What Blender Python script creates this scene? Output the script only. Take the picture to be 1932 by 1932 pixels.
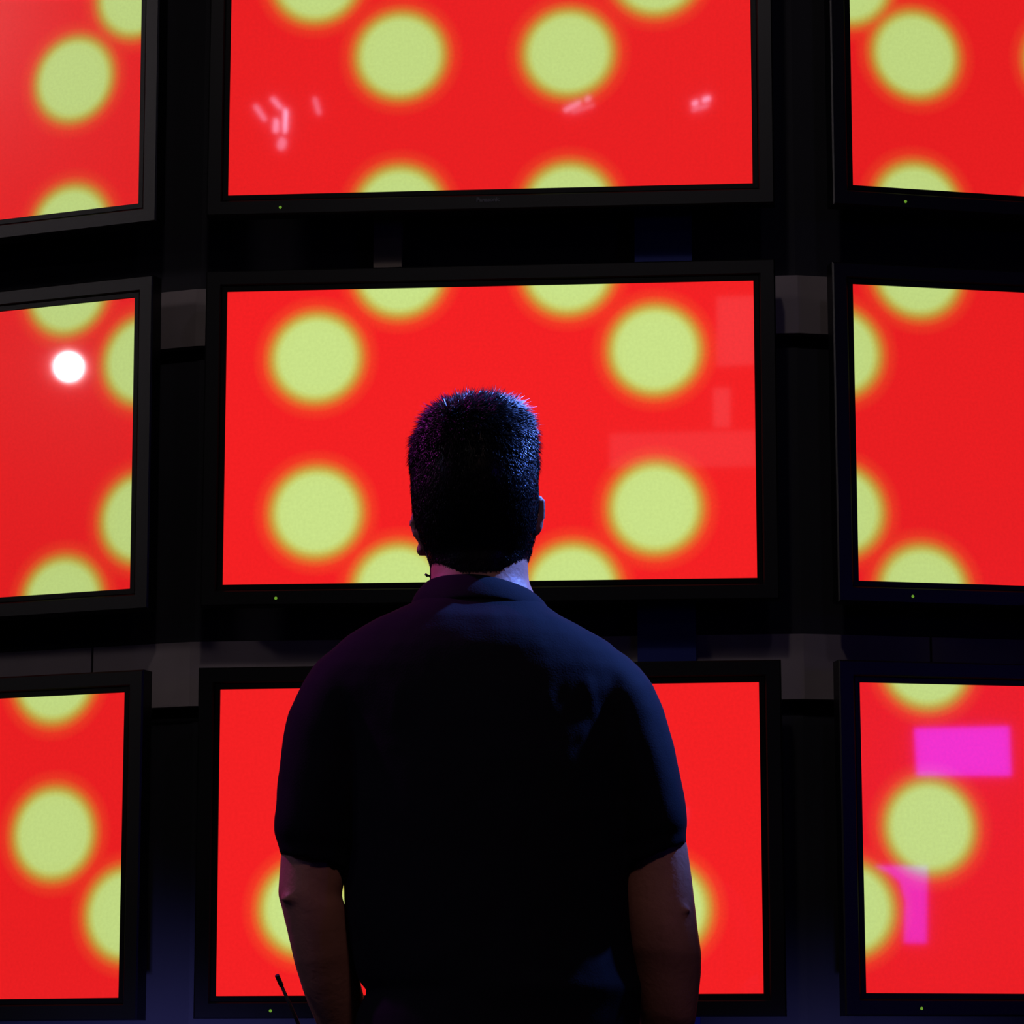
import bpy, bmesh, math, random
from mathutils import Vector, Matrix, Euler, noise
random.seed(7)
C = bpy.context.scene.collection
for o in list(bpy.data.objects): bpy.data.objects.remove(o)

# ---------------------------------------------------------------- camera, world, exposure, lights
FPX = 6080.09; PITCH = 0.180129; ROLL = -0.000563; CZ = 0.95
F = Vector((0, math.cos(PITCH), math.sin(PITCH))); R0 = Vector((1, 0, 0)); U0 = R0.cross(F)
c_, s_ = math.cos(ROLL), math.sin(ROLL)
RV = c_*R0 + s_*U0; UV = -s_*R0 + c_*U0
CAM = Vector((0, 0, CZ))
cd = bpy.data.cameras.new('camera'); cam = bpy.data.objects.new('camera', cd); C.objects.link(cam)
cd.sensor_width = 36; cd.lens = FPX/1932*36; cd.clip_start = 0.1; cd.clip_end = 100
M3 = Matrix((RV, UV, -F)).transposed()
cam.matrix_world = Matrix.Translation(CAM) @ M3.to_4x4()
cd.dof.use_dof = False
bpy.context.scene.camera = cam
w = bpy.data.worlds.new('world'); bpy.context.scene.world = w; w.use_nodes = True
w.node_tree.nodes['Background'].inputs[0].default_value = (0.10, 0.10, 0.16, 1)
w.node_tree.nodes['Background'].inputs[1].default_value = 0.0
vs = bpy.context.scene.view_settings
vs.view_transform = 'Standard'; vs.look = 'None'; vs.exposure = 0; vs.gamma = 1; vs.use_curve_mapping = False

def ray(px, py): return (F + RV*((px-966)/FPX) - UV*((py-966)/FPX))
def P(px, py, y):
    d = ray(px, py); return CAM + d*(y/d.y)

def lookat(loc, tgt): return (Vector(tgt)-Vector(loc)).to_track_quat('-Z', 'Y')
LIGHTS = []      # (fixture spec, energy, colour, cone) built further down with their housings
# name, location, target, kind, energy, colour, size/spot angle, blend
BLUE_KEY   = dict(loc=(1.95, 4.86, 3.80), tgt=(0.05, 4.12, 1.72), e=1500, col=(0.11, 0.24, 1.0), ang=9.3, blend=.6, r=.05)
PURPLE_KEY = dict(loc=(-2.0, 4.58, 3.7), tgt=(-0.15, 4.15, 1.60), e=230, col=(0.55, 0.03, .55), ang=10, blend=.7, r=.05)
FILL       = dict(loc=(.5, 0.0, 4.1), tgt=(0.0, 4.2, 1.0), e=62, col=(1.0, 0.62, 0.62), ang=7.5, blend=.6, r=.2)  # added lamp that lifts the skin of the arms, beam kept off the wall
RIM        = dict(loc=(-3.6, 2.6, 2.9), tgt=(-0.25, 4.15, 1.15), e=26, col=(0.25, 0.25, 1.0), ang=10, blend=.6, r=.08)
WALL_BLUE  = [dict(loc=(x, 5.35, 0.14), tgt=(x, 6.75, 0.60), e=e, col=(0.26, 0.26, 1.0), ang=25, blend=.9, r=.05) for x, e in ((-0.69, 170), (0.63, 120))]
WALL_WASH  = [dict(loc=(-.35, 3.1, 5.4), tgt=(-.5, 6.65, 2.1), e=38, col=(1.0, 0.86, 0.84), ang=60, blend=1, r=.12),
              dict(loc=(1.1, 3.1, 5.4), tgt=(.9, 6.65, 2.1), e=11, col=(0.78, 0.70, 1.0), ang=60, blend=1, r=.12)]

# ---------------------------------------------------------------- helpers
def mat(name, col, rough=.5, spec=.5, metal=0, bump=None, vary=None, **kw):
    m = bpy.data.materials.new(name); m.use_nodes = True; nt = m.node_tree
    b = nt.nodes['Principled BSDF']
    b.inputs['Base Color'].default_value = (*col, 1); b.inputs['Roughness'].default_value = rough
    b.inputs['Metallic'].default_value = metal; b.inputs['Specular IOR Level'].default_value = spec
    for k, v in kw.items(): b.inputs[k.replace('_', ' ')].default_value = v
    tc = nt.nodes.new('ShaderNodeTexCoord')
    if bump:
        sc, strength, dist, stretch = bump
        mp = nt.nodes.new('ShaderNodeMapping'); mp.inputs['Scale'].default_value = stretch
        n = nt.nodes.new('ShaderNodeTexNoise'); n.inputs['Scale'].default_value = sc; n.inputs['Detail'].default_value = 4
        bp = nt.nodes.new('ShaderNodeBump'); bp.inputs['Strength'].default_value = strength; bp.inputs['Distance'].default_value = dist
        nt.links.new(tc.outputs['Object'], mp.inputs[0]); nt.links.new(mp.outputs[0], n.inputs['Vector'])
        nt.links.new(n.outputs[0], bp.inputs['Height']); nt.links.new(bp.outputs[0], b.inputs['Normal'])
    if vary:
        sc, amt = vary
        n = nt.nodes.new('ShaderNodeTexNoise'); n.inputs['Scale'].default_value = sc
        rp = nt.nodes.new('ShaderNodeValToRGB')
        rp.color_ramp.elements[0].color = (*[c*(1-amt) for c in col], 1); rp.color_ramp.elements[1].color = (*[min(1, c*(1+amt)) for c in col], 1)
        rp.color_ramp.elements[0].position = .3; rp.color_ramp.elements[1].position = .7
        nt.links.new(tc.outputs['Object'], n.inputs['Vector']); nt.links.new(n.outputs[0], rp.inputs[0]); nt.links.new(rp.outputs[0], b.inputs['Base Color'])
    return m
def emat(name, col, s):
    m = mat(name, (0.01, 0.01, 0.01), .4)
    b = m.node_tree.nodes['Principled BSDF']
    b.inputs['Emission Color'].default_value = (*col, 1); b.inputs['Emission Strength'].default_value = s
    return m
def link(name, me, m, parent=None):
    o = bpy.data.objects.new(name, me); C.objects.link(o)
    if m and not me.materials: me.materials.append(m)
    if parent: o.parent = parent
    return o
def obj(name, bm, m, parent=None, smooth=False):
    me = bpy.data.meshes.new(name)
    bmesh.ops.recalc_face_normals(bm, faces=bm.faces[:])
    bm.to_mesh(me); bm.free()
    if smooth:
        for p in me.polygons: p.use_smooth = True
    return link(name, me, m, parent)
def tag(o, label=None, cat=None, group=None, kind=None):
    if label: o['label'] = label
    if cat: o['category'] = cat
    if group: o['group'] = group
    if kind: o['kind'] = kind
    return o
def thing(name, label, cat, loc=(0, 0, 0), rot=(0, 0, 0), group=None):
    o = bpy.data.objects.new(name, None); C.objects.link(o); o.location = loc; o.rotation_euler = rot
    o.empty_display_size = .1
    return tag(o, label, cat, group)
def box(bm, x0, x1, y0, y1, z0, z1, mtx=None, bev=0):
    r = bmesh.ops.create_cube(bm, size=1)
    for v in r['verts']: v.co = Vector(((x0+x1)/2+v.co.x*(x1-x0), (y0+y1)/2+v.co.y*(y1-y0), (z0+z1)/2+v.co.z*(z1-z0)))
    vs = r['verts']
    if bev:
        es = list({e for v in vs for e in v.link_edges})
        g = bmesh.ops.bevel(bm, geom=es, offset=bev, segments=2, affect='EDGES', profile=.7)
        vs = list(set(g['verts']) | {v for v in vs if v.is_valid})
    if mtx: bmesh.ops.transform(bm, matrix=mtx, verts=[v for v in vs if v.is_valid])
def newbox(*a, **k):
    bm = bmesh.new(); box(bm, *a, **k); return bm
def cyl(bm, p0, p1, r0, r1=None, n=16, cap=True):
    p0, p1 = Vector(p0), Vector(p1); r1 = r0 if r1 is None else r1
    d = p1-p0; q = d.to_track_quat('Z', 'Y').to_matrix().to_4x4()
    bmesh.ops.create_cone(bm, cap_ends=cap, segments=n, radius1=r0, radius2=r1, depth=d.length, matrix=Matrix.Translation((p0+p1)/2) @ q)
def loft(bm, rings, cap=True):
    prev = None; first = None
    for r in rings:
        vs = [bm.verts.new(p) for p in r]
        if prev:
            n = len(vs)
            for i in range(n): bm.faces.new((prev[i], prev[(i+1) % n], vs[(i+1) % n], vs[i]))
        else: first = vs
        prev = vs
    if cap:
        bm.faces.new(first[::-1]); bm.faces.new(prev)
def tube(bm, pts, rads, n=10):
    pts = [Vector(p) for p in pts]
    if isinstance(rads, (int, float)): rads = [rads]*len(pts)
    rings = []; up = None
    for i, p in enumerate(pts):
        t = (pts[min(i+1, len(pts)-1)]-pts[max(i-1, 0)]).normalized()
        if up is None: up = Vector((0, 1, 0)) if abs(t.y) < .9 else Vector((1, 0, 0))
        a = (up - t*up.dot(t)).normalized(); up = a; b = t.cross(a)
        rings.append([p + (a*math.cos(k*2*math.pi/n)+b*math.sin(k*2*math.pi/n))*rads[i] for k in range(n)])
    loft(bm, rings)
def ellipsoid(bm, c, r, rot=None, n=20):
    m = Matrix.Translation(c) @ (rot.to_matrix().to_4x4() if rot else Matrix()) @ Matrix.Diagonal((*r, 1))
    bmesh.ops.create_uvsphere(bm, u_segments=n, v_segments=n//2+2, radius=1, matrix=m)

# ---------------------------------------------------------------- materials
M = dict(
    wall=mat('wall_paint', (.030, .030, .038), .75, .3, vary=(3, .15)),
    room=mat('dark_room_paint', (.03, .03, .035), .9, .2, vary=(2, .2)),
    floor=mat('dark_floor', (.02, .02, .022), .5, .4, bump=(30, .1, .01, (1, 1, 1))),
    rail=mat('grey_rail', (.34, .29, .29), .6, .3, vary=(8, .10)),
    blue_wall_reflection=mat('blue_wall_reflection', (.015, .028, .20), .6, .3),  # wall reflection put into the colour; the brown one likewise
    brown_wall_reflection=mat('brown_wall_reflection', (.22, .18, .15), .6, .3),
    frame=mat('charcoal_plastic', (.004, .004, .005), .38, .55, vary=(120, .2)),
    bezel=mat('black_bezel', (.004, .004, .004), .35, .3),
    casing=mat('black_casing', (.006, .006, .006), .5, .4),
    led=emat('green_led', (.16, .36, .03), .8),
    letters=mat('grey_letters', (.12, .12, .15), .4, .5),
    black=mat('black_metal', (.012, .012, .012), .4, .5),
    skin=mat('skin', (.46, .22, .16), .5, .45, bump=(140, .35, .002, (1, 1, 1)), vary=(18, .12)),
    hair=mat('black_hair', (.004, .0035, .005), .33, .42),
    scalp=mat('dark_scalp', (.006, .005, .006), .6, .3),
    trousers=mat('black_trousers', (.004, .004, .005), .85, .1, bump=(60, .3, .003, (1, 1, .2))),
    leather=mat('black_leather', (.004, .004, .004), .7, .2),
    antenna=mat('black_rubber', (.02, .02, .03), .5, .5),
)
# polo shirt cloth: navy pique, fine weave and soft long creases
m = mat('navy_polo_cloth', (.0065, .0075, .012), .85, .08)
nt = m.node_tree; b = nt.nodes['Principled BSDF']; tc = nt.nodes.new('ShaderNodeTexCoord')
mp = nt.nodes.new('ShaderNodeMapping'); mp.inputs['Scale'].default_value = (1, 1, .22)
n1 = nt.nodes.new('ShaderNodeTexNoise'); n1.inputs['Scale'].default_value = 15; n1.inputs['Detail'].default_value = 1.5
n2 = nt.nodes.new('ShaderNodeTexNoise'); n2.inputs['Scale'].default_value = 420; n2.inputs['Detail'].default_value = 1
b1 = nt.nodes.new('ShaderNodeBump'); b1.inputs['Strength'].default_value = .3; b1.inputs['Distance'].default_value = .012
b2 = nt.nodes.new('ShaderNodeBump'); b2.inputs['Strength'].default_value = .35; b2.inputs['Distance'].default_value = .0008
nt.links.new(tc.outputs['Object'], mp.inputs[0]); nt.links.new(mp.outputs[0], n1.inputs['Vector']); nt.links.new(tc.outputs['Object'], n2.inputs['Vector'])
nt.links.new(n1.outputs[0], b1.inputs['Height']); nt.links.new(n2.outputs[0], b2.inputs['Height'])
nt.links.new(b1.outputs[0], b2.inputs['Normal']); nt.links.new(b2.outputs[0], b.inputs['Normal'])
M['shirt'] = m

RED = (.92, .0145, .0165); 
def screen_mat(name, dots, gain=1):
    m = bpy.data.materials.new(name); m.use_nodes = True; nt = m.node_tree; N = nt.nodes; L = nt.links
    b = N['Principled BSDF']; b.inputs['Base Color'].default_value = (.004, .004, .004, 1)
    b.inputs['Roughness'].default_value = .22; b.inputs['Specular IOR Level'].default_value = .22
    b.inputs['Coat Weight'].default_value = 1; b.inputs['Coat Roughness'].default_value = .028; b.inputs['Coat IOR'].default_value = 1.5
    tc = N.new('ShaderNodeTexCoord'); sep = N.new('ShaderNodeSeparateXYZ'); L.new(tc.outputs['Object'], sep.inputs[0])
    cmb = N.new('ShaderNodeCombineXYZ'); L.new(sep.outputs[0], cmb.inputs[0]); L.new(sep.outputs[2], cmb.inputs[1])
    cur = None
    for (x, z) in dots:
        d = N.new('ShaderNodeVectorMath'); d.operation = 'DISTANCE'; L.new(cmb.outputs[0], d.inputs[0]); d.inputs[1].default_value = (x, z, 0)
        if cur is None: cur = d.outputs['Value']
        else:
            mn = N.new('ShaderNodeMath'); mn.operation = 'SMOOTH_MIN'; mn.inputs[2].default_value = .02
            L.new(cur, mn.inputs[0]); L.new(d.outputs['Value'], mn.inputs[1]); cur = mn.outputs[0]
    mr = N.new('ShaderNodeMapRange'); mr.inputs['From Min'].default_value = .055; mr.inputs['From Max'].default_value = .136
    L.new(cur, mr.inputs['Value'])
    rp = N.new('ShaderNodeValToRGB'); cr = rp.color_ramp; cr.interpolation = 'B_SPLINE' if False else 'LINEAR'
    stops = [(0, (.60, .775, .250)), (.24, (.60, .76, .235)), (.34, (.60, .64, .15)), (.43, (.61, .44, .075)), (.52, (.68, .27, .038)),
             (.62, (.83, .125, .024)), (.76, (.92, .040, .018)), (1, RED)]
    cr.elements[0].position = 0; cr.elements[0].color = (*stops[0][1], 1); cr.elements[1].position = 1; cr.elements[1].color = (*RED, 1)
    for p_, c in stops[1:-1]:
        e = cr.elements.new(p_); e.color = (*c, 1)
    L.new(mr.outputs[0], rp.inputs[0])
    # plasma cell grain
    no = N.new('ShaderNodeTexNoise'); no.inputs['Scale'].default_value = 150; no.inputs['Detail'].default_value = 2; L.new(tc.outputs['Object'], no.inputs['Vector'])
    m2 = N.new('ShaderNodeMapRange'); m2.inputs['From Min'].default_value = .3; m2.inputs['From Max'].default_value = .7
    m2.inputs['To Min'].default_value = .96*gain; m2.inputs['To Max'].default_value = 1.03*gain; L.new(no.outputs[0], m2.inputs['Value'])
    L.new(rp.outputs[0], b.inputs['Emission Color']); L.new(m2.outputs[0], b.inputs['Emission Strength'])
    return m

# ---------------------------------------------------------------- the video wall: nine plasma displays
SW, SH = 1.106, .6247
TV = {
 'LT': ((-1.3097, 6.8434, 2.1885), (-.3827, .0047, -.0022)), 'T': ((-.0484, 6.5319, 2.1899), (-.0882, .0015, .0018)), 'RT': ((1.2523, 6.6189, 2.1878), (.2212, .0008, .0018)),
 'LC': ((-1.3137, 6.85, 1.3596), (-.3736, .005, -.002)), 'C': ((-.0493, 6.5508, 1.3603), (-.0903, .0045, .0016)), 'RC': ((1.2516, 6.6192, 1.3551), (.1962, .0009, -.0004)),
 'LB': ((-1.3161, 6.8241, .5157), (-.3717, .004, .0013)), 'B': ((-.0498, 6.5412, .5178), (-.0942, .0022, -.001)), 'RB': ((1.249, 6.6092, .5204), (.1935, .0012, -.0014))}
DOTS = {
 'T': [(-.37, .16), (.354, .155), (-.188, -.014), (.169, -.018), (-.188, -.352), (.169, -.354)],
 'C': [(-.362, .166), (-.358, -.163), (.347, .169), (.346, -.164), (-.187, .346), (.167, .344), (-.185, -.327), (.174, -.331)],
 'B': [(-.37, -.138), (.353, -.143), (-.188, .354), (.172, .358), (-.195, .016), (.178, .018)],
 'LT': [(.39, -.017), (.389, -.349), (.54, .155), (.03, -.017), (.03, -.35), (-.145, .16)],
 'LC': [(.39, .342), (.577, .174), (.577, -.165), (.393, -.33), (.03, .342), (.03, -.33), (-.14, .17), (-.14, -.165)],
 'LB': [(.387, .35), (.394, .025), (.569, -.144), (.03, .35), (.03, .025), (-.145, -.144)],
 'RT': [(-.409, -.017), (-.557, .133), (-.413, -.35), (-.066, -.010), (-.06, -.35), (.12, .155)],
 'RC': [(-.411, .343), (-.591, .165), (-.592, -.168), (-.415, -.33), (-.05, .343), (-.05, -.33), (.12, .165), (.12, -.168)],
 'RB': [(-.411, .356), (-.411, .021), (-.585, -.146), (-.05, .356), (-.05, .021), (.12, -.146)]}
GAIN = {'LT': .86, 'T': .93, 'RT': .90, 'LC': .86, 'C': 1.02, 'RC': .92, 'LB': .92, 'B': 1.02, 'RB': .94}
TVLABEL = {
 'LT': 'black flat screen with red picture and yellow dots, top left of the wall, angled away',
 'T': 'black flat screen in the top row straight above the man, white streaks reflected in it',
 'RT': 'black flat screen with red dotted picture in the top right corner of the wall',
 'LC': 'black flat screen at left of middle row with a round white lamp reflected in it',
 'C': 'black flat screen at the centre of the wall, directly behind the man\'s head',
 'RC': 'black flat screen at right of the middle row, level with the man\'s head',
 'LB': 'black flat screen in the bottom left corner of the wall, beside the man\'s left elbow',
 'B': 'black flat screen mostly hidden behind the man\'s back in the bottom row',
 'RB': 'black flat screen in the bottom right corner with magenta patches reflected in it'}
def tv_matrix(k):
    (x, y, z), (yaw, tilt, roll) = TV[k]
    R = Matrix.Rotation(yaw, 4, 'Z') @ Matrix.Rotation(tilt, 4, 'X') @ Matrix.Rotation(roll, 4, 'Y')
    return Matrix.Translation((x, y, z+CZ)) @ R
hw, hh = SW/2, SH/2
BZ = .045; INN = .012
def ring_mesh(ax, az, bx, bz, y0, y1, bev=.003):   # a rectangular ring between two rectangles, front y0, back y1
    bm = bmesh.new()
    rings = []
    for (x, z, y) in ((ax, az, y1), (ax, az, y0+bev), (ax+bev, az+bev, y0), (bx-bev, bz-bev, y0), (bx, bz, y0+bev), (bx, bz, y1)):
        rings.append([Vector((-x, y, -z)), Vector((x, y, -z)), Vector((x, y, z)), Vector((-x, y, z))])
    rings.append(rings[0]); vv = [[bm.verts.new(p) for p in r] for r in rings[:-1]]; vv.append(vv[0])
    for a, c in zip(vv, vv[1:]):
        for i in range(4): bm.faces.new((a[i], a[(i+1) % 4], c[(i+1) % 4], c[i]))
    return bm
tvs = {}
me_frame = me_bezel = me_case = me_led = me_btn = None
for k in TV:
    t = thing('flat_screen_display', TVLABEL[k], 'television')
    t.matrix_world = tv_matrix(k)
    if me_frame is None:
        f_ = obj('frame', ring_mesh(hw+INN, hh+INN, hw+BZ, hh+BZ, -.006, .034, .003), M['frame'], t); me_frame = f_.data
        f_ = obj('inner_bezel', ring_mesh(hw, hh, hw+INN-.0004, hh+INN-.0004, -.002, .030, .001), M['bezel'], t); me_bezel = f_.data
        bm = bmesh.new(); box(bm, -hw-.0117, hw+.0117, .0302, .0340, -hh-.0117, hh+.0117); box(bm, -hw+.02, hw-.02, .0338, .060, -hh+.02, hh-.02, bev=.006); box(bm, -.36, .36, .0605, .088, -.24, .24, bev=.006)
        for q in range(12): box(bm, -.30+q*.05, -.28+q*.05, .0885, .0895, .12, .2)
        f_ = obj('rear_casing', bm, M['casing'], t); me_case = f_.data
        bm = bmesh.new(); cyl(bm, (-.440, -.0062, -hh-.030), (-.440, -.0085, -hh-.030), .0032, .0024, 12)
        f_ = obj('power_light', bm, M['led'], t, True); me_led = f_.data; f_['label'] = 'small green power light'
    else:
        for nm, me in (('frame', me_frame), ('inner_bezel', me_bezel), ('rear_casing', me_case), ('power_light', me_led)):
            o = link(nm, me, None, t)
            if nm == 'power_light': o['label'] = 'small green power light'
    sc = obj('screen', newbox(-hw+.0004, hw-.0004, .0, .028, -hh+.0004, hh-.0004), screen_mat('red_dotted_picture', DOTS[k], GAIN[k]), t)
    sc['label'] = 'glossy screen with a red picture of soft yellow dots'
    # wall bracket behind each display
    for sx in (-.2, .2): obj('wall_bracket', newbox(sx-.02, sx+.02, .0895, .128, -.22, .22), M['black'], t)
    tvs[k] = t
bpy.context.view_layer.update()
def text_mesh(s, size, m, parent, loc, depth=.0006):
    cu = bpy.data.curves.new('t', 'FONT'); cu.body = s; cu.size = size; cu.extrude = depth; cu.align_x = 'CENTER'; cu.align_y = 'CENTER'; cu.offset = .0004
    o = bpy.data.objects.new('t', cu); C.objects.link(o)
    dg = bpy.context.evaluated_depsgraph_get(); me = bpy.data.meshes.new_from_object(o.evaluated_get(dg))
    bpy.data.objects.remove(o)
    me.transform(Matrix.Translation(loc) @ Matrix.Rotation(math.pi/2, 4, 'X'))
    me.materials.clear(); me.materials.append(m)
    o = link('maker_lettering', me, None, parent); o['label'] = 'small dull grey maker lettering'
    return o
for k in TV: text_mesh('Panasonic', .0125, M['letters'], tvs[k], (0, -.0065, -hh-.024))

# ---------------------------------------------------------------- structure
def plane_line(k, off):     # vertical wall plane behind a column
    (x, y, z), (yaw, _, _) = TV[k]
    d = Vector((math.cos(yaw), math.sin(yaw), 0)); n = Vector((-math.sin(yaw), math.cos(yaw), 0))
    return Vector((x, y, 0)) + n*off, d
def isect(a, da, b, db):
    den = da.x*db.y-da.y*db.x; t = ((b.x-a.x)*db.y-(b.y-a.y)*db.x)/den
    return a+da*t
def footprint(off, xl=-8.0, xr=8.0):
    (a, da), (b, db), (c, dc) = plane_line('LC', off), plane_line('C', off), plane_line('RC', off)
    p1 = isect(a, da, b, db); p2 = isect(b, db, c, dc)
    l = a+da*((xl-a.x)/da.x); r = c+dc*((xr-c.x)/dc.x)
    return [l, p1, p2, r]
def strip(off0, off1, z0, z1, xl=-8, xr=8, bm=None):
    A = footprint(off0, xl, xr); Bq = footprint(off1, xl, xr)
    bm = bm or bmesh.new()
    for i in range(3):
        ps = [A[i], A[i+1], Bq[i+1], Bq[i]]
        lo = [bm.verts.new((p.x, p.y, z0)) for p in ps]; hi = [bm.verts.new((p.x, p.y, z1)) for p in ps]
        bm.faces.new(lo[::-1]); bm.faces.new(hi)
        for q in range(4): bm.faces.new((lo[q], lo[(q+1) % 4], hi[(q+1) % 4], hi[q]))
    return bm
WOFF = .135
def wz(px, py, off=WOFF):   # height on the wall plane of the centre column
    a, d = plane_line('C', off) if 400 < px < 1480 else (plane_line('LC', off) if px < 400 else plane_line('RC', off))
    r = ray(px, py); n = Vector((-d.y, d.x, 0)); t = (a-CAM).dot(n)/r.dot(n); return CAM+r*t
H = 7.0; YB = -14.0
tag(obj('wall_back', strip(WOFF, WOFF+.2, 0, H), M['wall']), 'dark wall carrying the nine flat screens', 'wall', kind='structure')
tag(obj('floor', newbox(-8, 8, YB, 11, -.2, 0), M['floor']), 'dark studio floor', 'floor', kind='structure')
tag(obj('ceiling', newbox(-8, 8, YB, 11, H, H+.2), M['room']), 'dark studio ceiling', 'ceiling', kind='structure')
tag(obj('wall_left', newbox(-8.2, -8, YB, 11, 0, H), M['room']), 'dark side wall of the studio', 'wall', kind='structure')
tag(obj('wall_right', newbox(8, 8.2, YB, 11, 0, H), M['room']), 'dark side wall of the studio on the right', 'wall', kind='structure')
tag(obj('wall_front', newbox(-8, 8, YB-.2, YB, 0, H), M['room']), 'dark wall behind the viewer', 'wall', kind='structure')
# grey rails crossing behind the screens, in butted lengths
def rail(name, z0, z1, joints, label, m=None):
    xs = [-8]+joints+[8]
    bm = bmesh.new()
    A = footprint(WOFF-.03); 
    pts = A
    cuts = sorted([p.x for p in pts[1:3]]+xs)
    def at(off, x):
        fp = footprint(off)
        # use the bend for interior bends, linear elsewhere
        F0 = footprint(WOFF-.03)
        for i in range(3):
            if F0[i].x-1e-6 <= x <= F0[i+1].x+1e-6:
                t = (x-F0[i].x)/(F0[i+1].x-F0[i].x); return fp[i].lerp(fp[i+1], t)
    for a, c in zip(cuts, cuts[1:]):
        ga = .0025 if a in joints else 0; gc = .0025 if c in joints else 0
        p = [at(WOFF-.03, a+ga), at(WOFF-.03, c-gc), at(WOFF-.0005, c-gc), at(WOFF-.0005, a+ga)]
        lo = [bm.verts.new((q.x, q.y, z0)) for q in p]; hi = [bm.verts.new((q.x, q.y, z1)) for q in p]
        bm.faces.new(lo[::-1]); bm.faces.new(hi)
        for q in range(4): bm.faces.new((lo[q], lo[(q+1) % 4], hi[(q+1) % 4], hi[q]))
    tag(obj(name, bm, m or M['rail']), label, 'rail', kind='structure')
xa, xb = wz(174, 1245, WOFF-.03).x, wz(1757, 1245, WOFF-.03).x
z_hi, z_lo = wz(440, 1210, WOFF-.03).z, wz(340, 1333, WOFF-.03).z
rail('trim_1', z_lo, z_hi, [xa, xb], 'grey rail crossing the wall between the middle and bottom screens')
z_hi2, z_lo2 = wz(345, 548, WOFF-.03).z, wz(345, 655, WOFF-.03).z
rail('trim_2', z_lo2, z_hi2, [xa, xb], 'grey rail crossing the wall between the top and middle screens')
for (nm, x0, x1, m_, lab, za, zb, dp) in (('blue_reflection_strip', 1197, 1305, 'blue_wall_reflection', 'blue upright strip standing in for a reflection on the wall behind the screens', 0, H, .05),  # solid strips coloured like the reflections in the dark wall
                                  ('brown_reflection_strip', 705, 758, 'brown_wall_reflection', 'narrow brown upright strip standing in for a reflection on the wall above the man', wz(730, 500).z-.1, H, .05)):
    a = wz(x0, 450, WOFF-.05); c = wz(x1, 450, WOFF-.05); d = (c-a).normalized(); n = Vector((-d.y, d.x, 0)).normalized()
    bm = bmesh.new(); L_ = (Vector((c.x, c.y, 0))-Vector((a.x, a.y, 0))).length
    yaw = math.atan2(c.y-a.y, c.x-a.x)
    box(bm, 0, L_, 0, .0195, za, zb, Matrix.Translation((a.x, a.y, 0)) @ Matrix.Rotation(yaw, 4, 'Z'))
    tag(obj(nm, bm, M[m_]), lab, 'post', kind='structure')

# ---------------------------------------------------------------- the man
YM = 4.16           # distance of his body's mid plane
NS = 28
def ring(lx, ly, rx, ry, y, dep, n=NS, pw=2.0, yo=0):
    a = P(lx, ly, y+yo); c = P(rx, ry, y+yo); ce = (a+c)/2; ax = (c-a)/2
    out = []
    for i in range(n):
        t = 2*math.pi*i/n; ct, st = math.cos(t), math.sin(t)
        e = 2/pw
        out.append(ce + ax*math.copysign(abs(ct)**e, ct) + Vector((0, 1, 0))*dep*math.copysign(abs(st)**e, st))
    return out
def remeshed(name, bm, m, parent, vox, smooth=4, fac=.5):
    o = obj(name, bm, m, parent, True)
    r = o.modifiers.new('remesh', 'REMESH'); r.mode = 'VOXEL'; r.voxel_size = vox; r.use_smooth_shade = True
    s = o.modifiers.new('smooth', 'SMOOTH'); s.iterations = smooth; s.factor = fac
    return o
man = thing('person', 'man in a dark navy polo shirt standing with his back turned, facing the screens', 'person')
# -- body (skin): one continuous surface
bm = bmesh.new()
# skull, slightly rolled; rows: left x, left y, right x, right y, depth centre, depth radius
HD = [(868, 766, 912, 762, .00, .03), (840, 778, 950, 772, .00, .060), (812, 802, 980, 792, .0, .082), (794, 836, 998, 824, .0, .094), (786, 880, 1005, 866, .0, .099), (784, 930, 1008, 916, .0, .100),
      (788, 975, 1008, 965, .005, .098), (797, 1010, 1005, 1003, .012, .092), (808, 1045, 1000, 1040, .02, .085), (818, 1085, 990, 1080, .035, .068), (850, 1112, 960, 1110, .055, .045)]
loft(bm, [ring(a, b_, c, d, YM, dp, pw=2.2, yo=yo) for a, b_, c, d, yo, dp in HD])
# neck and shoulders yoke
NK = [(822, 1020, 990, 1020, .0, .058), (814, 1060, 996, 1056, -.002, .060), (811, 1095, 998, 1098, -.004, .062), (800, 1125, 1010, 1125, -.006, .066), (740, 1175, 1065, 1180, -.005, .075), (650, 1235, 1150, 1235, -.005, .085)]
TB = [(625, 1290, 1185, 1290, -.005, .10), (660, 1400, 1165, 1400, .0, .115), (680, 1550, 1150, 1550, .01, .125), (690, 1700, 1150, 1700, .02, .13), (700, 1850, 1160, 1850, .02, .13), (690, 1950, 1165, 1950, .0, .13), (700, 2060, 1150, 2060, -.01, .12)]
loft(bm, [ring(a, b_, c, d, YM, dp, yo=yo, pw=2.2) for a, b_, c, d, yo, dp in NK+TB])
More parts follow.
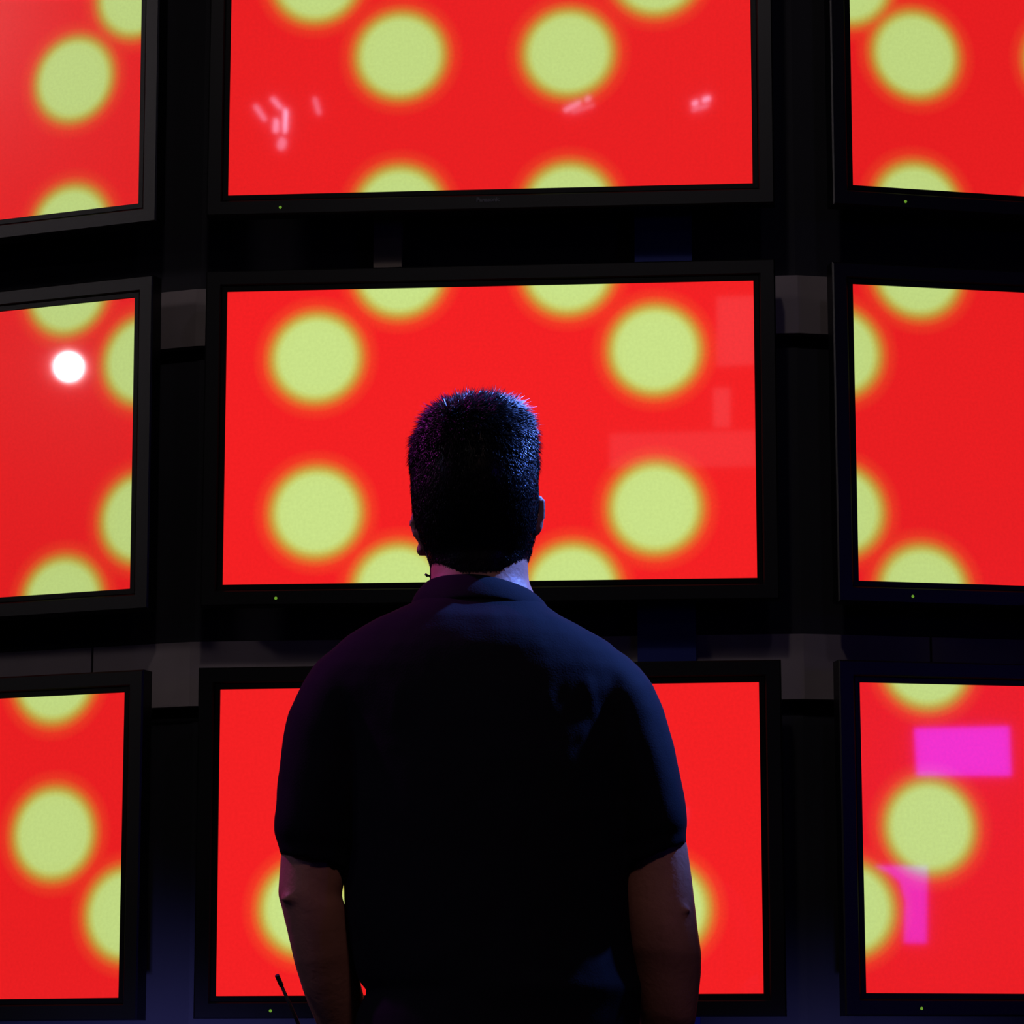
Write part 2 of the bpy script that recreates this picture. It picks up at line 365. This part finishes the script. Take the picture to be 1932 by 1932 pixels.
# arms
LA = [(620, 1290, 700, 1320, .0, .052), (568, 1400, 680, 1420, -.003, .060), (540, 1520, 660, 1530, -.004, .056), (530, 1610, 650, 1625, -.004, .050), (526, 1660, 650, 1665, -.002, .046), (524, 1688, 644.5, 1690, .0, .045),
      (531, 1712, 653, 1712, .005, .046), (540, 1750, 660, 1745, .015, .046), (556, 1820, 672, 1805, .035, .044), (572, 1872, 680, 1852, .055, .040), (585, 1905, 688, 1882, .07, .037), (604, 1950, 697, 1935, .095, .032), (632, 2005, 702, 1995, .125, .026), (648, 2040, 706, 2032, .14, .024)]
RA = [(1130, 1320, 1190, 1300, .0, .052), (1150, 1420, 1238, 1410, -.003, .060), (1165, 1530, 1272, 1510, -.004, .056), (1172, 1620, 1296, 1590, -.004, .050), (1174, 1670, 1306, 1660, -.002, .048), (1177, 1710, 1312, 1710, .0, .047),
      (1179, 1745, 1317, 1755, .005, .047), (1183, 1790, 1324, 1800, .015, .047), (1190, 1830, 1323, 1840, .03, .044), (1196, 1870, 1318, 1885, .045, .041), (1204, 1910, 1312, 1930, .06, .038), (1206, 1950, 1298, 1975, .085, .033), (1205, 2000, 1280, 2025, .115, .026), (1204, 2035, 1268, 2060, .13, .024)]
for A in (LA, RA): loft(bm, [ring(a, b_, c, d, YM, dp, yo=yo, n=20) for a, b_, c, d, yo, dp in A])
# elbow folds
for (x0, y0, x1, y1, s) in ((527, 1700, 560, 1694, -1), (1262, 1722, 1302, 1716, 1)):
    a = P(x0, y0, YM-.028); c = P(x1, y1, YM-.036)
    tube(bm, [a, (a+c)/2+Vector((0, -.004, .002)), c], [.003, .0045, .003])
# hands, closed loosely: the left one round a handheld radio
def hand(wrist, down, fwd, side, curl):
    w = Vector(wrist); down = Vector(down).normalized(); fwd = Vector(fwd); fwd = (fwd-down*fwd.dot(down)).normalized(); inn = down.cross(fwd)*side
    def q(a, b_, c): return w+down*a+fwd*b_+inn*c
    def rg(a, b0, b1, th, c=0):
        ce = q(a, (b0+b1)/2, c); ww = (b1-b0)/2
        return [ce+fwd*ww*math.cos(t*2*math.pi/16)+inn*th*math.sin(t*2*math.pi/16) for t in range(16)]
    loft(bm, [rg(-.03, -.026, .026, .022), rg(.0, -.027, .027, .019), rg(.03, -.036, .038, .017), rg(.07, -.042, .042, .016), rg(.092, -.040, .041, .013)])
    for i, (f_, ln, r) in enumerate(((.032, .072, .0092), (.011, .080, .0095), (-.010, .075, .0092), (-.030, .060, .0082))):
        p = [q(.075, f_, 0), q(.092, f_, 0)]; ang = .15; seg = [ln*.45, ln*.32, ln*.25]
        for s_i, sl in enumerate(seg):
            ang += curl*(.9, .9, .6)[s_i]
            p.append(p[-1]+(down*math.cos(ang)+inn*math.sin(ang))*sl)
        tube(bm, p, [r*1.05, r*1.1, r, r*.95, r*.75], 10)
    p = [q(.015, .022, .004), q(.035, .045, .010), q(.060, .056, .022), q(.082, .052, .036)]
    tube(bm, p, [.012, .0115, .0105, .008], 10)
WL = (P(648, 2040, YM+.14)+P(706, 2032, YM+.14))/2; WR = (P(1204, 2035, YM+.13)+P(1268, 2060, YM+.13))/2
hand(WL, (.10, .35, -1), (.2, 1, .3), 1, .95)
hand(WR, (-.06, .35, -1), (-.2, 1, .3), -1, .45)
# legs
gz = lambda z: z
def hring(x, y, z, rx, ry, n=24, pw=2.0):
    e = 2/pw
    return [Vector((x+rx*math.copysign(abs(math.cos(2*math.pi*i/n))**e, math.cos(2*math.pi*i/n)), y+ry*math.copysign(abs(math.sin(2*math.pi*i/n))**e, math.sin(2*math.pi*i/n)), z)) for i in range(n)]
xc = P(925, 1900, YM).x
for s in (-1, 1):
    loft(bm, [hring(xc+s*.085, YM, .98, .080, .10), hring(xc+s*.092, YM+.01, .80, .083, .088), hring(xc+s*.105, YM+.012, .50, .057, .060), hring(xc+s*.110, YM-.005, .36, .054, .058), hring(xc+s*.118, YM, .10, .036, .042), hring(xc+s*.12, YM+.01, .05, .034, .05)])
    loft(bm, [hring(xc+s*.122, YM+.06, .012, .040, .12), hring(xc+s*.122, YM+.055, .04, .038, .115), hring(xc+s*.120, YM+.03, .07, .033, .07)])
# ears
hr = Matrix.Rotation(0, 3, 'Y')
for (pts, s) in ((((786, 962), (779, 972), (777, 992), (782, 1006), (790, 1017), (800, 1022)), -1), (((1010, 945), (1018, 937), (1023.5, 945), (1024, 968), (1021, 990), (1015, 1004), (1006, 1006)), 1)):
    pp = [P(x, y, YM-.002) for i, (x, y) in enumerate(pts)]
    tube(bm, pp, [.0045]*len(pp), 8)
    # concha web running forwards from the rim to the head
    cx = P(*pts[3], YM).x; cz = P(*pts[3], YM).z
    ellipsoid(bm, (cx-s*.010, YM+.010, cz), (.0045, .020, .025), Euler((0, s*.2, -s*.45)))
    ellipsoid(bm, (cx-s*.008, YM+.004, cz-.022), (.006, .008, .010))
# face
fc = P(896, 960, YM); fx, fz = fc.x, fc.z
def fp(dx, dy, dz): return Vector((fx+dx, YM+dy, fz+dz))
loft(bm, [[fp(dx*wd, dy+dp, dz) for dx, dp in ((-1, -.012), (-.5, .004), (0, .010), (.5, .004), (1, -.012), (0, -.03))] for dz, wd, dy in ((.016, .008, .098), (-.005, .010, .106), (-.022, .015, .114), (-.034, .019, .110), (-.040, .012, .098))])
ellipsoid(bm, fp(0, .082, -.060), (.026, .020, .010)); ellipsoid(bm, fp(0, .084, -.068), (.022, .018, .008)); ellipsoid(bm, fp(0, .062, -.100), (.030, .034, .024))
for s in (-1, 1): ellipsoid(bm, fp(s*.032, .084, .026), (.026, .014, .008)); ellipsoid(bm, fp(s*.040, .066, -.028), (.024, .024, .020))
body = remeshed('body', bm, M['skin'], man, .0048, 3)
for s in (-1, 1):
    bm = bmesh.new(); ellipsoid(bm, fp(s*.032, .090, .008), (.012, .012, .010)); obj('eye', bm, mat('eye_white', (.7, .68, .65), .2), man, True)

# -- polo shirt
bm = bmesh.new()
yk = .0
ST = [(830, 1106, 984, 1106, -.004, .056), (812, 1120, 1004, 1122, -.005, .066), (784, 1137, 1030, 1145, -.006, .078), (745, 1154, 1062, 1168, -.008, .090), (704, 1173, 1100, 1188, -.010, .102), (655, 1202, 1150, 1216, -.011, .112), (622, 1232, 1182, 1244, -.011, .120),
      (592, 1268, 1210, 1276, -.010, .126), (590, 1310, 1216, 1310, -.008, .132), (615, 1370, 1205, 1370, -.004, .140), (635, 1450, 1200, 1450, .0, .146), (640, 1540, 1196, 1540, .006, .150), (645, 1620, 1192, 1620, .012, .152),
      (649.5, 1690, 1188, 1690, .015, .154), (653, 1740, 1190, 1740, .018, .156), (664, 1800, 1196, 1800, .020, .157), (672, 1838, 1204, 1838, .020, .156), (680, 1857, 1210, 1857, .018, .154), (700, 1869, 1213, 1869, .016, .152), (686, 1884, 1210, 1884, .016, .150), (674, 1912, 1208, 1912, .016, .148), (662, 1970, 1204, 1970, .014, .146), (668, 1996, 1200, 1996, .014, .142)]
loft(bm, [ring(a, b_, c, d, YM, dp, yo=yo, pw=2.25, n=48) for a, b_, c, d, yo, dp in ST])
SLV_L = [(640, 1215, 760, 1290, -.008, .070), (600, 1250, 735, 1330, -.008, .085), (571, 1290, 722, 1360, -.008, .090), (546, 1345, 712, 1400, -.008, .090), (533, 1405, 704, 1440, -.008, .088), (524, 1480, 694, 1500, -.008, .083), (517.5, 1545, 678, 1560, -.006, .078), (517, 1572, 668, 1588, -.006, .074),
         (523, 1590, 658, 1608, -.004, .066), (527, 1600, 654, 1620, -.004, .064), (528.5, 1617, 650, 1640, -.004, .062)]
SLV_R = [(1060, 1290, 1178, 1235, -.008, .070), (1080, 1330, 1208, 1264, -.008, .085), (1095, 1360, 1232, 1296, -.008, .090), (1108, 1400, 1251, 1340, -.008, .090), (1120, 1440, 1270, 1405, -.008, .088), (1135, 1500, 1285, 1475, -.008, .083), (1150, 1565, 1295.5, 1535, -.006, .078), (1158, 1590, 1297, 1560, -.006, .074),
         (1163, 1606, 1293.5, 1573, -.004, .067), (1166, 1622, 1296, 1582, -.004, .066), (1170, 1643, 1297, 1597, -.004, .063)]
def inner(a, dx, dy, dd): 
    lx, ly, rx, ry, yo, dp = a; return (lx+dx, ly-dy, rx-dx, ry-dy, yo, dp-dd)
for S in (SLV_L, SLV_R):
    last = S[-1]
    rs = S+[inner(last, 12, 0, .010), inner(last, 12, 24, .010)]
    loft(bm, [ring(a, b_, c, d, YM, dp, yo=yo, pw=2.15, n=36) for a, b_, c, d, yo, dp in rs])
def crease(pts, rr):   # soft raised fold following the back; points are px, py, depth from mid plane
    tube(bm, [P(x, y, YM+d) for x, y, d in pts], rr, 10)
def back_y(px, py):    # depth of the shirt's back at a spot
    for a, c in zip(ST, ST[1:]):
        y0, y1 = (a[1]+a[3])/2, (c[1]+c[3])/2
        if y0 <= py <= y1:
            t = (py-y0)/(y1-y0); l, r, yo, dp = [a[i]+(c[i]-a[i])*t for i in (0, 2, 4, 5)]
            u = min(.99, abs(px-(l+r)/2)/((r-l)/2)); return yo-dp*(1-u**2.25)**(1/2.25)
for x0, y0, x1, y1, rr in ((1030, 1262, 1034, 1385, .0075), (1098, 1235, 1120, 1390, .0085), (1142, 1290, 1150, 1365, .006), (1000, 1300, 1002, 1400, .006), (760, 1250, 740, 1420, .008), (840, 1290, 836, 1400, .006)):
    crease([(x0+(x1-x0)*i/6, y0+(y1-y0)*i/6, back_y(x0+(x1-x0)*i/6, y0+(y1-y0)*i/6)+.004) for i in range(7)], [.002, rr*.7, rr, rr, rr*.8, rr*.5, .002])
shirt = remeshed('polo_shirt', bm, M['shirt'], man, .0055, 5)
shirt['label'] = 'dark navy short-sleeved polo shirt'
# vertical folds hanging from the shoulder yoke, as real relief
tx = bpy.data.textures.new('folds', 'CLOUDS'); tx.noise_scale = .05; tx.noise_depth = 1
em = bpy.data.objects.new('fold_space', None)
bpy.data.objects.remove(em)
dm = shirt.modifiers.new('folds', 'DISPLACE'); dm.texture = tx; dm.strength = .003; dm.mid_level = .5; dm.texture_coords = 'LOCAL'
# collar
def collar():
    bm = bmesh.new(); n = 56; rows = []
    c0 = P(905, 1090, YM); top_z = P(905, 1083, YM-.06).z; yc = YM-.003
    def prof(t):   # t angle: -pi/2 is the back
        back = (1-math.sin(t))/2            # 1 at back, 0 at front
        side = math.cos(t)
        z_top = top_z - .014*(1-back) - (.010 if side > 0 else -.004)*abs(side)
        z_bot = top_z - .035 - .036*(1-back)**.8*(1.1 if side > 0 else .6)
        tw, td = .0672, .062
        bw = .0955 + .002*side; bd = .0905
        pts = [Vector((c0.x+math.cos(t)*(tw-.004), yc+math.sin(t)*(td-.004), z_top-.016)),
               Vector((c0.x+math.cos(t)*(tw-.002), yc+math.sin(t)*(td-.002), z_top-.004)),
               Vector((c0.x+math.cos(t)*(tw+.001), yc+math.sin(t)*(td+.001), z_top)),
               Vector((c0.x+math.cos(t)*(tw+.007), yc+math.sin(t)*(td+.006), z_top-.004)),
               Vector((c0.x+math.cos(t)*((tw+bw)/2+.008), yc+math.sin(t)*((td+bd)/2+.004), (z_top+z_bot)/2+.002)),
               Vector((c0.x+math.cos(t)*bw, yc+math.sin(t)*bd, z_bot)),
               Vector((c0.x+math.cos(t)*(bw-.004), yc+math.sin(t)*(bd-.004), z_bot-.001)),
               Vector((c0.x+math.cos(t)*(tw+.002), yc+math.sin(t)*(td+.002), z_top-.016))]
        return pts
    t0, t1 = math.pi/2+.12, math.pi/2+2*math.pi-.12
    vv = [[bm.verts.new(p) for p in prof(t0+(t1-t0)*i/n)] for i in range(n+1)]
    k = len(vv[0])
    for a, c in zip(vv, vv[1:]):
        for i in range(k): bm.faces.new((a[i], a[(i+1) % k], c[(i+1) % k], c[i]))
    bm.faces.new(vv[0]); bm.faces.new(vv[-1][::-1])
    o = obj('collar', bm, M['shirt'], shirt, True)
    s = o.modifiers.new('s', 'SUBSURF'); s.levels = s.render_levels = 2
collar()
def seam(pts, r=.0012):
    bm = bmesh.new(); tube(bm, pts, r, 6); return bm

# -- hair
def hair():
    rows = [(868, 768, 922, 765, .0, .02), (848, 773, 944, 768, -.001, .040), (830, 783, 964, 776, -.002, .062), (811, 800, 984, 792, -.003, .084), (795, 825, 997, 817, -.004, .098), (783, 850, 1004, 840, -.005, .106), (778, 880, 1010, 868, -.005, .110), (777, 915, 1013, 900, -.005, .112),
            (779, 950, 1014.5, 935, -.004, .110), (784, 985, 1013, 970, .0, .106), (791, 1012, 1010, 1000, .004, .100), (800, 1035, 1005, 1025, .006, .090), (808, 1055, 1000, 1048, .006, .078), (815, 1074, 994, 1066, .002, .072), (826, 1095, 984, 1090, .0, .0680)]
    dense = []
    for i in range(len(rows)-1):
        p0_, p1_, p2_, p3_ = rows[max(i-1, 0)], rows[i], rows[i+1], rows[min(i+2, len(rows)-1)]
        for j in range(4):
            t = j/4
            dense.append(tuple(.5*((2*b1)+(-a1+c1)*t+(2*a1-5*b1+4*c1-d1)*t*t+(-a1+3*b1-3*c1+d1)*t**3) for a1, b1, c1, d1 in zip(p0_, p1_, p2_, p3_)))
    dense.append(rows[-1])
    rr = [ring(a, b_, c, d, YM, dp, pw=2.15, yo=yo, n=72) for a, b_, c, d, yo, dp in dense]
    bm = bmesh.new(); loft(bm, rr)
    zh = P(896, 860, YM).z
    # clear the face
    kill = [f for f in bm.faces if f.calc_center_median().y > YM+.052 and f.calc_center_median().z < zh+.01]
    kill += [f for f in bm.faces if f not in kill and f.calc_center_median().y > YM+.012 and f.calc_center_median().z < P(896, 955, YM).z]
    bmesh.ops.delete(bm, geom=kill, context='FACES')
    bm.normal_update(); bmesh.ops.recalc_face_normals(bm, faces=bm.faces[:])
    cc = P(896, 900, YM)
    faces = [(f.calc_center_median().copy(), f.normal.copy(), f.calc_area(), [v.co.copy() for v in f.verts]) for f in bm.faces]
    faces = [f for f in faces if len(f[3]) <= 4]
    tot = sum(f[2] for f in faces)
    zt = P(896, 760, YM).z; zb = P(896, 1075, YM).z
    whorl = P(868, 815, YM-.06)
    sb = bm
    for (c, nrm, ar, vc) in faces:
        if nrm.dot(c-cc) < 0: nrm = -nrm
        k = ar/tot*34000; k = int(k)+(random.random() < k-int(k))
        for _ in range(k):
            u_, v_ = random.random(), random.random()
            p = (vc[0].lerp(vc[1], u_)).lerp(vc[3 if len(vc) > 3 else 2].lerp(vc[2], u_), v_)
            hgt = (p.z-zb)/(zt-zb)
            tz = max(0, min(1, (hgt-.55)/.35))
            away = p-whorl; away = away-nrm*away.dot(nrm); away = away.normalized() if away.length > 1e-6 else Vector((0, 0, 1))
            clump = noise.noise_vector(p*85)*.8
            dn = Vector((0, -.1, -1)); dn = dn-nrm*dn.dot(nrm)
            d = (nrm*(.16+.62*tz) + dn*(1-tz)*.9 + away*tz*.75 + clump*(.25+.8*tz) + Vector([random.uniform(-1, 1) for _ in range(3)])*.18).normalized()
            ln = (.006+.012*tz)*random.uniform(.5, 1.5)*(1+.35*tz*noise.noise(p*130))
            if hgt < .12: ln *= .6
            side = d.cross(nrm).normalized() if d.cross(nrm).length > 1e-3 else Vector((1, 0, 0))
            wd = random.uniform(.0003, .00055)*(1+.6*tz)
            bend = dn*ln*.15
            b0 = p-nrm*.0015; m_ = p+d*ln*.55; t = p+d*ln+bend
            v = [sb.verts.new(b0-side*wd), sb.verts.new(b0+side*wd), sb.verts.new(b0+nrm*wd*1.4), sb.verts.new(m_-side*wd*.8), sb.verts.new(m_+side*wd*.8), sb.verts.new(m_+nrm*wd), sb.verts.new(t)]
            for a, b_ in ((0, 1), (1, 2), (2, 0)):
                sb.faces.new((v[a], v[b_], v[b_+3], v[a+3])); sb.faces.new((v[a+3], v[b_+3], v[6]))
    for f in sb.faces: f.smooth = True
    me = bpy.data.meshes.new('hair'); sb.to_mesh(me); sb.free()
    o = link('hair', me, M['hair'], man); o['label'] = 'short spiky black hair'
hair()

# -- trousers, belt, shoes
bm = bmesh.new()
TR = [(720, 1930, 1170, 1930, .006, .130), (690, 1950, 1184, 1950, .0, .142), (668, 2010, 1198, 2010, -.012, .150), (672, 2080, 1190, 2080, -.012, .140)]
loft(bm, [ring(a, b_, c, d, YM, dp, yo=yo, pw=2.2, n=40) for a, b_, c, d, yo, dp in TR])
for s in (-1, 1):
    loft(bm, [hring(xc+s*.088, YM-.008, .93, .088, .125), hring(xc+s*.094, YM, .80, .094, .110), hring(xc+s*.105, YM+.006, .50, .075, .080), hring(xc+s*.112, YM, .30, .070, .076), hring(xc+s*.118, YM+.005, .08, .066, .075), hring(xc+s*.119, YM+.012, .045, .064, .080)])
tr = remeshed('trousers', bm, M['trousers'], man, .008, 4)
for s in (-1, 1):
    bm = bmesh.new(); x = xc+s*.122
    loft(bm, [hring(x, YM+.06, .0, .050, .150), hring(x, YM+.06, .028, .051, .151), hring(x, YM+.055, .034, .046, .143), hring(x, YM+.035, .065, .043, .105), hring(x, YM+.01, .095, .042, .060)])
    obj('shoe', bm, M['leather'], man, True)

# -- handheld radio whose aerial shows left of the arm
tip = P(522.5, 1840, YM+.03); b1_ = P(563, 1932, YM+.07); dv = (b1_-tip).normalized()
base = tip+dv*.235
t = thing('handheld_radio', 'thin dark radio aerial with a thicker tip rising beside the man\'s left forearm', 'radio', base)
bm = bmesh.new(); tube(bm, [tip+dv*.015-base, tip+dv*.10-base, Vector((0, 0, 0))], [.0021, .0027, .0042], 12); obj('aerial', bm, M['antenna'], t, True)
bm = bmesh.new(); tube(bm, [tip-base, tip+dv*.0165-base], [.0030, .0030], 12); obj('aerial_tip', bm, M['antenna'], t, False)
q = dv.to_track_quat('Z', 'Y').to_matrix().to_4x4()
obj('radio_body', newbox(-.012, .042, -.017, .017, 0, .11, mtx=q, bev=.004), M['black'], t)
bm = bmesh.new(); box(bm, -.004, .034, -.0195, -.0175, .03, .06, q); obj('display', bm, M['bezel'], t)
# -- earpiece cable at the left of the neck
bm = bmesh.new()
yy = YM-.02
tube(bm, [P(802, 1083, yy), P(806, 1086, yy), P(810, 1086.5, yy), P(813, 1090, yy), P(815, 1098, yy), P(816, 1106, yy)], [.0014, .0019, .0012, .0013, .0013, .0013], 8)
tube(bm, [P(812, 1088, yy), P(812, 1070, yy+.01), P(806, 1048, yy+.015), P(798, 1030, yy+.02)], [.0008]*4, 6)
tag(obj('earpiece_cable', bm, M['black'], None, True), 'tiny dark cable clip sticking out at the left of the man\'s neck above the collar', 'cable')

# ---------------------------------------------------------------- studio lamps (their light, and what the glossy screens mirror)
def reflected(k, px, py, dist):     # where a thing must hang to be mirrored at that spot of that screen
    mw = tv_matrix(k); p0 = mw.translation; n = (mw.to_3x3() @ Vector((0, -1, 0))).normalized()
    d = ray(px, py); t = (p0-CAM).dot(n)/d.dot(n); hit = CAM+d*t; d.normalize(); r = d-2*d.dot(n)*n
    return hit+r*dist, hit, r
def bake(t, q):      # turn the finished shapes instead of the thing's base
    for ch in t.children:
        if ch.type == 'MESH': ch.data.transform(q.to_matrix().to_4x4())
def stage_lamp(spec, label, group=None):
    loc = Vector(spec['loc']); q = lookat(loc, spec['tgt'])
    t = thing('stage_spotlight', label, 'lamp', loc, (0, 0, 0), group)
    rad = max(.07, spec['r']+.03)
    bm = bmesh.new(); cyl(bm, (0, 0, .02), (0, 0, .26), rad, rad*.75, 24, False); bmesh.ops.create_circle(bm, cap_ends=True, segments=24, radius=rad*.75, matrix=Matrix.Translation((0, 0, .26)))
    o = obj('housing', bm, M['black'], t, True); o.modifiers.new('s', 'SOLIDIFY').thickness = .004
    bm = bmesh.new(); tube(bm, [(-rad-.01, 0, .12), (-rad-.02, 0, .14), (-rad-.02, 0, .30), (rad+.02, 0, .30), (rad+.02, 0, .14), (rad+.01, 0, .12)], .006, 8); obj('yoke', bm, M['black'], t)
    ld = bpy.data.lights.new('bulb', 'SPOT'); ld.energy = spec['e']; ld.color = spec['col']; ld.spot_size = math.radians(spec['ang']*2 if spec['ang'] < 40 else spec['ang']*1.6); ld.spot_blend = spec['blend']; ld.shadow_soft_size = spec['r']
    lo = bpy.data.objects.new('bulb', ld); C.objects.link(lo); lo.parent = t; lo.location = (0, 0, 0); lo.rotation_mode = 'QUATERNION'; lo.rotation_quaternion = q
    # hanger to the ceiling, or foot on the floor
    bake(t, q)
    bm = bmesh.new()
    back = q @ Vector((0, 0, .30))
    if loc.z > 1: cyl(bm, back, (back.x, back.y, H-loc.z-.001), .012, .012, 10)
    else: box(bm, -.08+back.x, .08+back.x, -.08+back.y, .08+back.y, -loc.z+.001, -loc.z+.02)
    obj('hanger' if loc.z > 1 else 'foot', bm, M['black'], t)
    return t
stage_lamp(BLUE_KEY, 'blue stage spotlight hung above and to the right of the man')
stage_lamp(PURPLE_KEY, 'purple stage spotlight hung above and to the left of the man')
stage_lamp(RIM, 'small pale blue spotlight hung to the left behind the man')
stage_lamp(FILL, 'dim warm fill light added above the viewer to brighten the arms')
stage_lamp(WALL_BLUE[0], 'blue floor spotlight below the left of the screens')
stage_lamp(WALL_BLUE[1], 'blue floor spotlight below the right of the screens')
stage_lamp(WALL_WASH[0], 'warm white wash light above the left half of the wall')
stage_lamp(WALL_WASH[1], 'pale violet wash light above the right half of the wall')

# lamp mirrored as the white disc in the left middle screen
pos, hit, r = reflected('LC', 130, 692, 9.0)
q = lookat(pos, hit)
t = thing('round_lamp', 'round white lamp seen mirrored in the left screen of the middle row', 'lamp', pos)
rd = 28/FPX*((hit-CAM).length+9.0)
bm = bmesh.new(); cyl(bm, (0, 0, 0), (0, 0, .01), rd, rd, 40); obj('lens', bm, emat('lamp_lens', (1, .93, 1), 60), t)
bm = bmesh.new(); cyl(bm, (0, 0, .011), (0, 0, .25), rd+.015, rd*.7, 32); obj('housing', bm, M['black'], t, True)
bake(t, q); bm = bmesh.new(); bk = q @ Vector((0, 0, .2)); cyl(bm, bk, (bk.x, bk.y, H-pos.z-.001), .012, .012, 10); obj('hanger', bm, M['black'], t)

def mirrored_panel(k, pts, dist, col, s, name, label, cat, thick=.03):
    cx = sum(p[0] for p in pts)/len(pts); cy = sum(p[1] for p in pts)/len(pts)
    pos, hit, r = reflected(k, cx, cy, dist); n = -r
    q = lookat(pos, hit); fw = q @ Vector((0, 0, -1))
    inv = q.to_matrix().inverted(); P2 = []
    for (x, y) in pts:
        _, h, rr = reflected(k, x, y, 1); tt = (pos-h).dot(fw)/rr.dot(fw); P2.append(inv @ (h+rr*tt-pos))
    t = thing(name, label, cat, pos)
    def prism(P2, z0, z1, grow=0):
        bm = bmesh.new(); c = sum(P2, Vector())/len(P2)
        lo = [bm.verts.new((p.x+(p.x-c.x)*grow, p.y+(p.y-c.y)*grow, z0)) for p in P2]; hi = [bm.verts.new((p.x+(p.x-c.x)*grow, p.y+(p.y-c.y)*grow, z1)) for p in P2]
        bm.faces.new(lo); bm.faces.new(hi[::-1]); k_ = len(P2)
        for i in range(k_): bm.faces.new((lo[i], lo[(i+1) % k_], hi[(i+1) % k_], hi[i]))
        return bm
    obj('lit_face', prism(P2, 0, .004), emat(name+'_light', col, s), t)
    obj('back_shell', prism(P2, .005, thick, .03), M['black'], t)
    bake(t, q); bm = bmesh.new(); bk = q @ Vector((0, 0, thick)); cyl(bm, bk, (bk.x, bk.y, H-pos.z-.001), .010, .010, 8); obj('hanger', bm, M['black'], t)
    return t
mirrored_panel('RB', [(1725, 1374), (1904, 1370), (1908, 1464), (1730, 1463)], 8.0, (.10, .03, 1.0), 15, 'blue_monitor', 'wide blue monitor mirrored as a magenta rectangle in the bottom right screen', 'monitor')
mirrored_panel('RB', [(1650, 1634), (1750, 1633), (1748, 1780), (1706, 1779), (1708, 1700), (1698, 1664), (1680, 1648)], 8.0, (.10, .03, .9), 12, 'blue_light_panel', 'blue hooked light panel mirrored as a magenta shape low in the bottom right screen', 'lamp')
def streak(k, a, b_, wd, s, col=(.62, .66, 1)):
    s *= 1.9
    a = Vector(a); b_ = Vector(b_); d = (b_-a).normalized(); n = Vector((-d.y, d.x))*wd/2
    mirrored_panel(k, [tuple(a+n), tuple(a+n*.3-d*wd*.4), tuple(a-n), tuple(b_-n), tuple(b_+d*wd*.4), tuple(b_+n)], 8.2+.16*len(STL), col, s, 'tube_light', STL.pop(0), 'lamp')
STL = ['brightest tube light mirrored at the left of the top screen', 'short tube light mirrored beside the brightest one', 'faint slanting tube light mirrored at the far left of the top screen', 'low tube light mirrored under the brightest one', 'slanted tube light mirrored above the brightest one', 'faint tube light mirrored right of the left cluster',
       'slanting tube light mirrored right of the middle of the top screen', 'dimmer tube light mirrored under the slanting one', 'slanting tube light mirrored near the right edge of the top screen', 'dim tube light mirrored below the rightmost one']
streak('T', (536, 208), (534, 248), 13, 14); streak('T', (521, 226), (520, 248), 9, 7); streak('T', (482, 200), (500, 226), 9, 4); streak('T', (534, 264), (530, 278), 16, 4)
streak('T', (514, 186), (530, 204), 9, 5); streak('T', (594, 186), (602, 214), 9, 3)
streak('T', (1066, 208), (1112, 185), 9, 5); streak('T', (1080, 212), (1120, 198), 7, 2); streak('T', (1308, 196), (1338, 185), 9, 9); streak('T', (1306, 208), (1336, 199), 7, 3)
for pts, st_, lab in (([(1346, 732), (1378, 732), (1378, 806), (1346, 806)], .9, 'narrow pale panel added as haze, mirrored at the right of the centre screen'), ([(1352, 560), (1424, 558), (1425, 688), (1352, 692)], .8, 'pale panel added as haze, mirrored near the top right of the centre screen'),
                      ([(1150, 818), (1426, 812), (1427, 880), (1150, 884)], .6, 'long pale panel added as haze, mirrored across the right half of the centre screen')):  # dim glowing panels added to give the centre screen its pale haze
    mirrored_panel('C', pts, 9.0+st_, (1, .9, 1), st_*.8, 'haze_panel', lab, 'panel')
# unseen glowing panel, added to put a sheen on the left frames
pos, hit, r = reflected('LT', -330, -60, 8.0)
t = thing('softbox', 'large glowing panel added to the left behind the viewer to brighten the frames', 'lamp', pos); q = lookat(pos, hit)
bm = bmesh.new(); loft(bm, [[Vector((sx*s, sy*s*.7, z)) for sx, sy in ((-1, -1), (1, -1), (1, 1), (-1, 1))] for s, z in ((.62, .03), (.2, .4))]); obj('shell', bm, M['black'], t)
obj('diffuser', newbox(-.6, .6, -.42, .42, .0, .028), emat('softbox_light', (1, .85, .9), 14), t)
bake(t, q); bm = bmesh.new(); bk = q @ Vector((0, 0, .4)); cyl(bm, bk, (bk.x, bk.y, H-pos.z-.001), .015, .015, 10); obj('hanger', bm, M['black'], t)
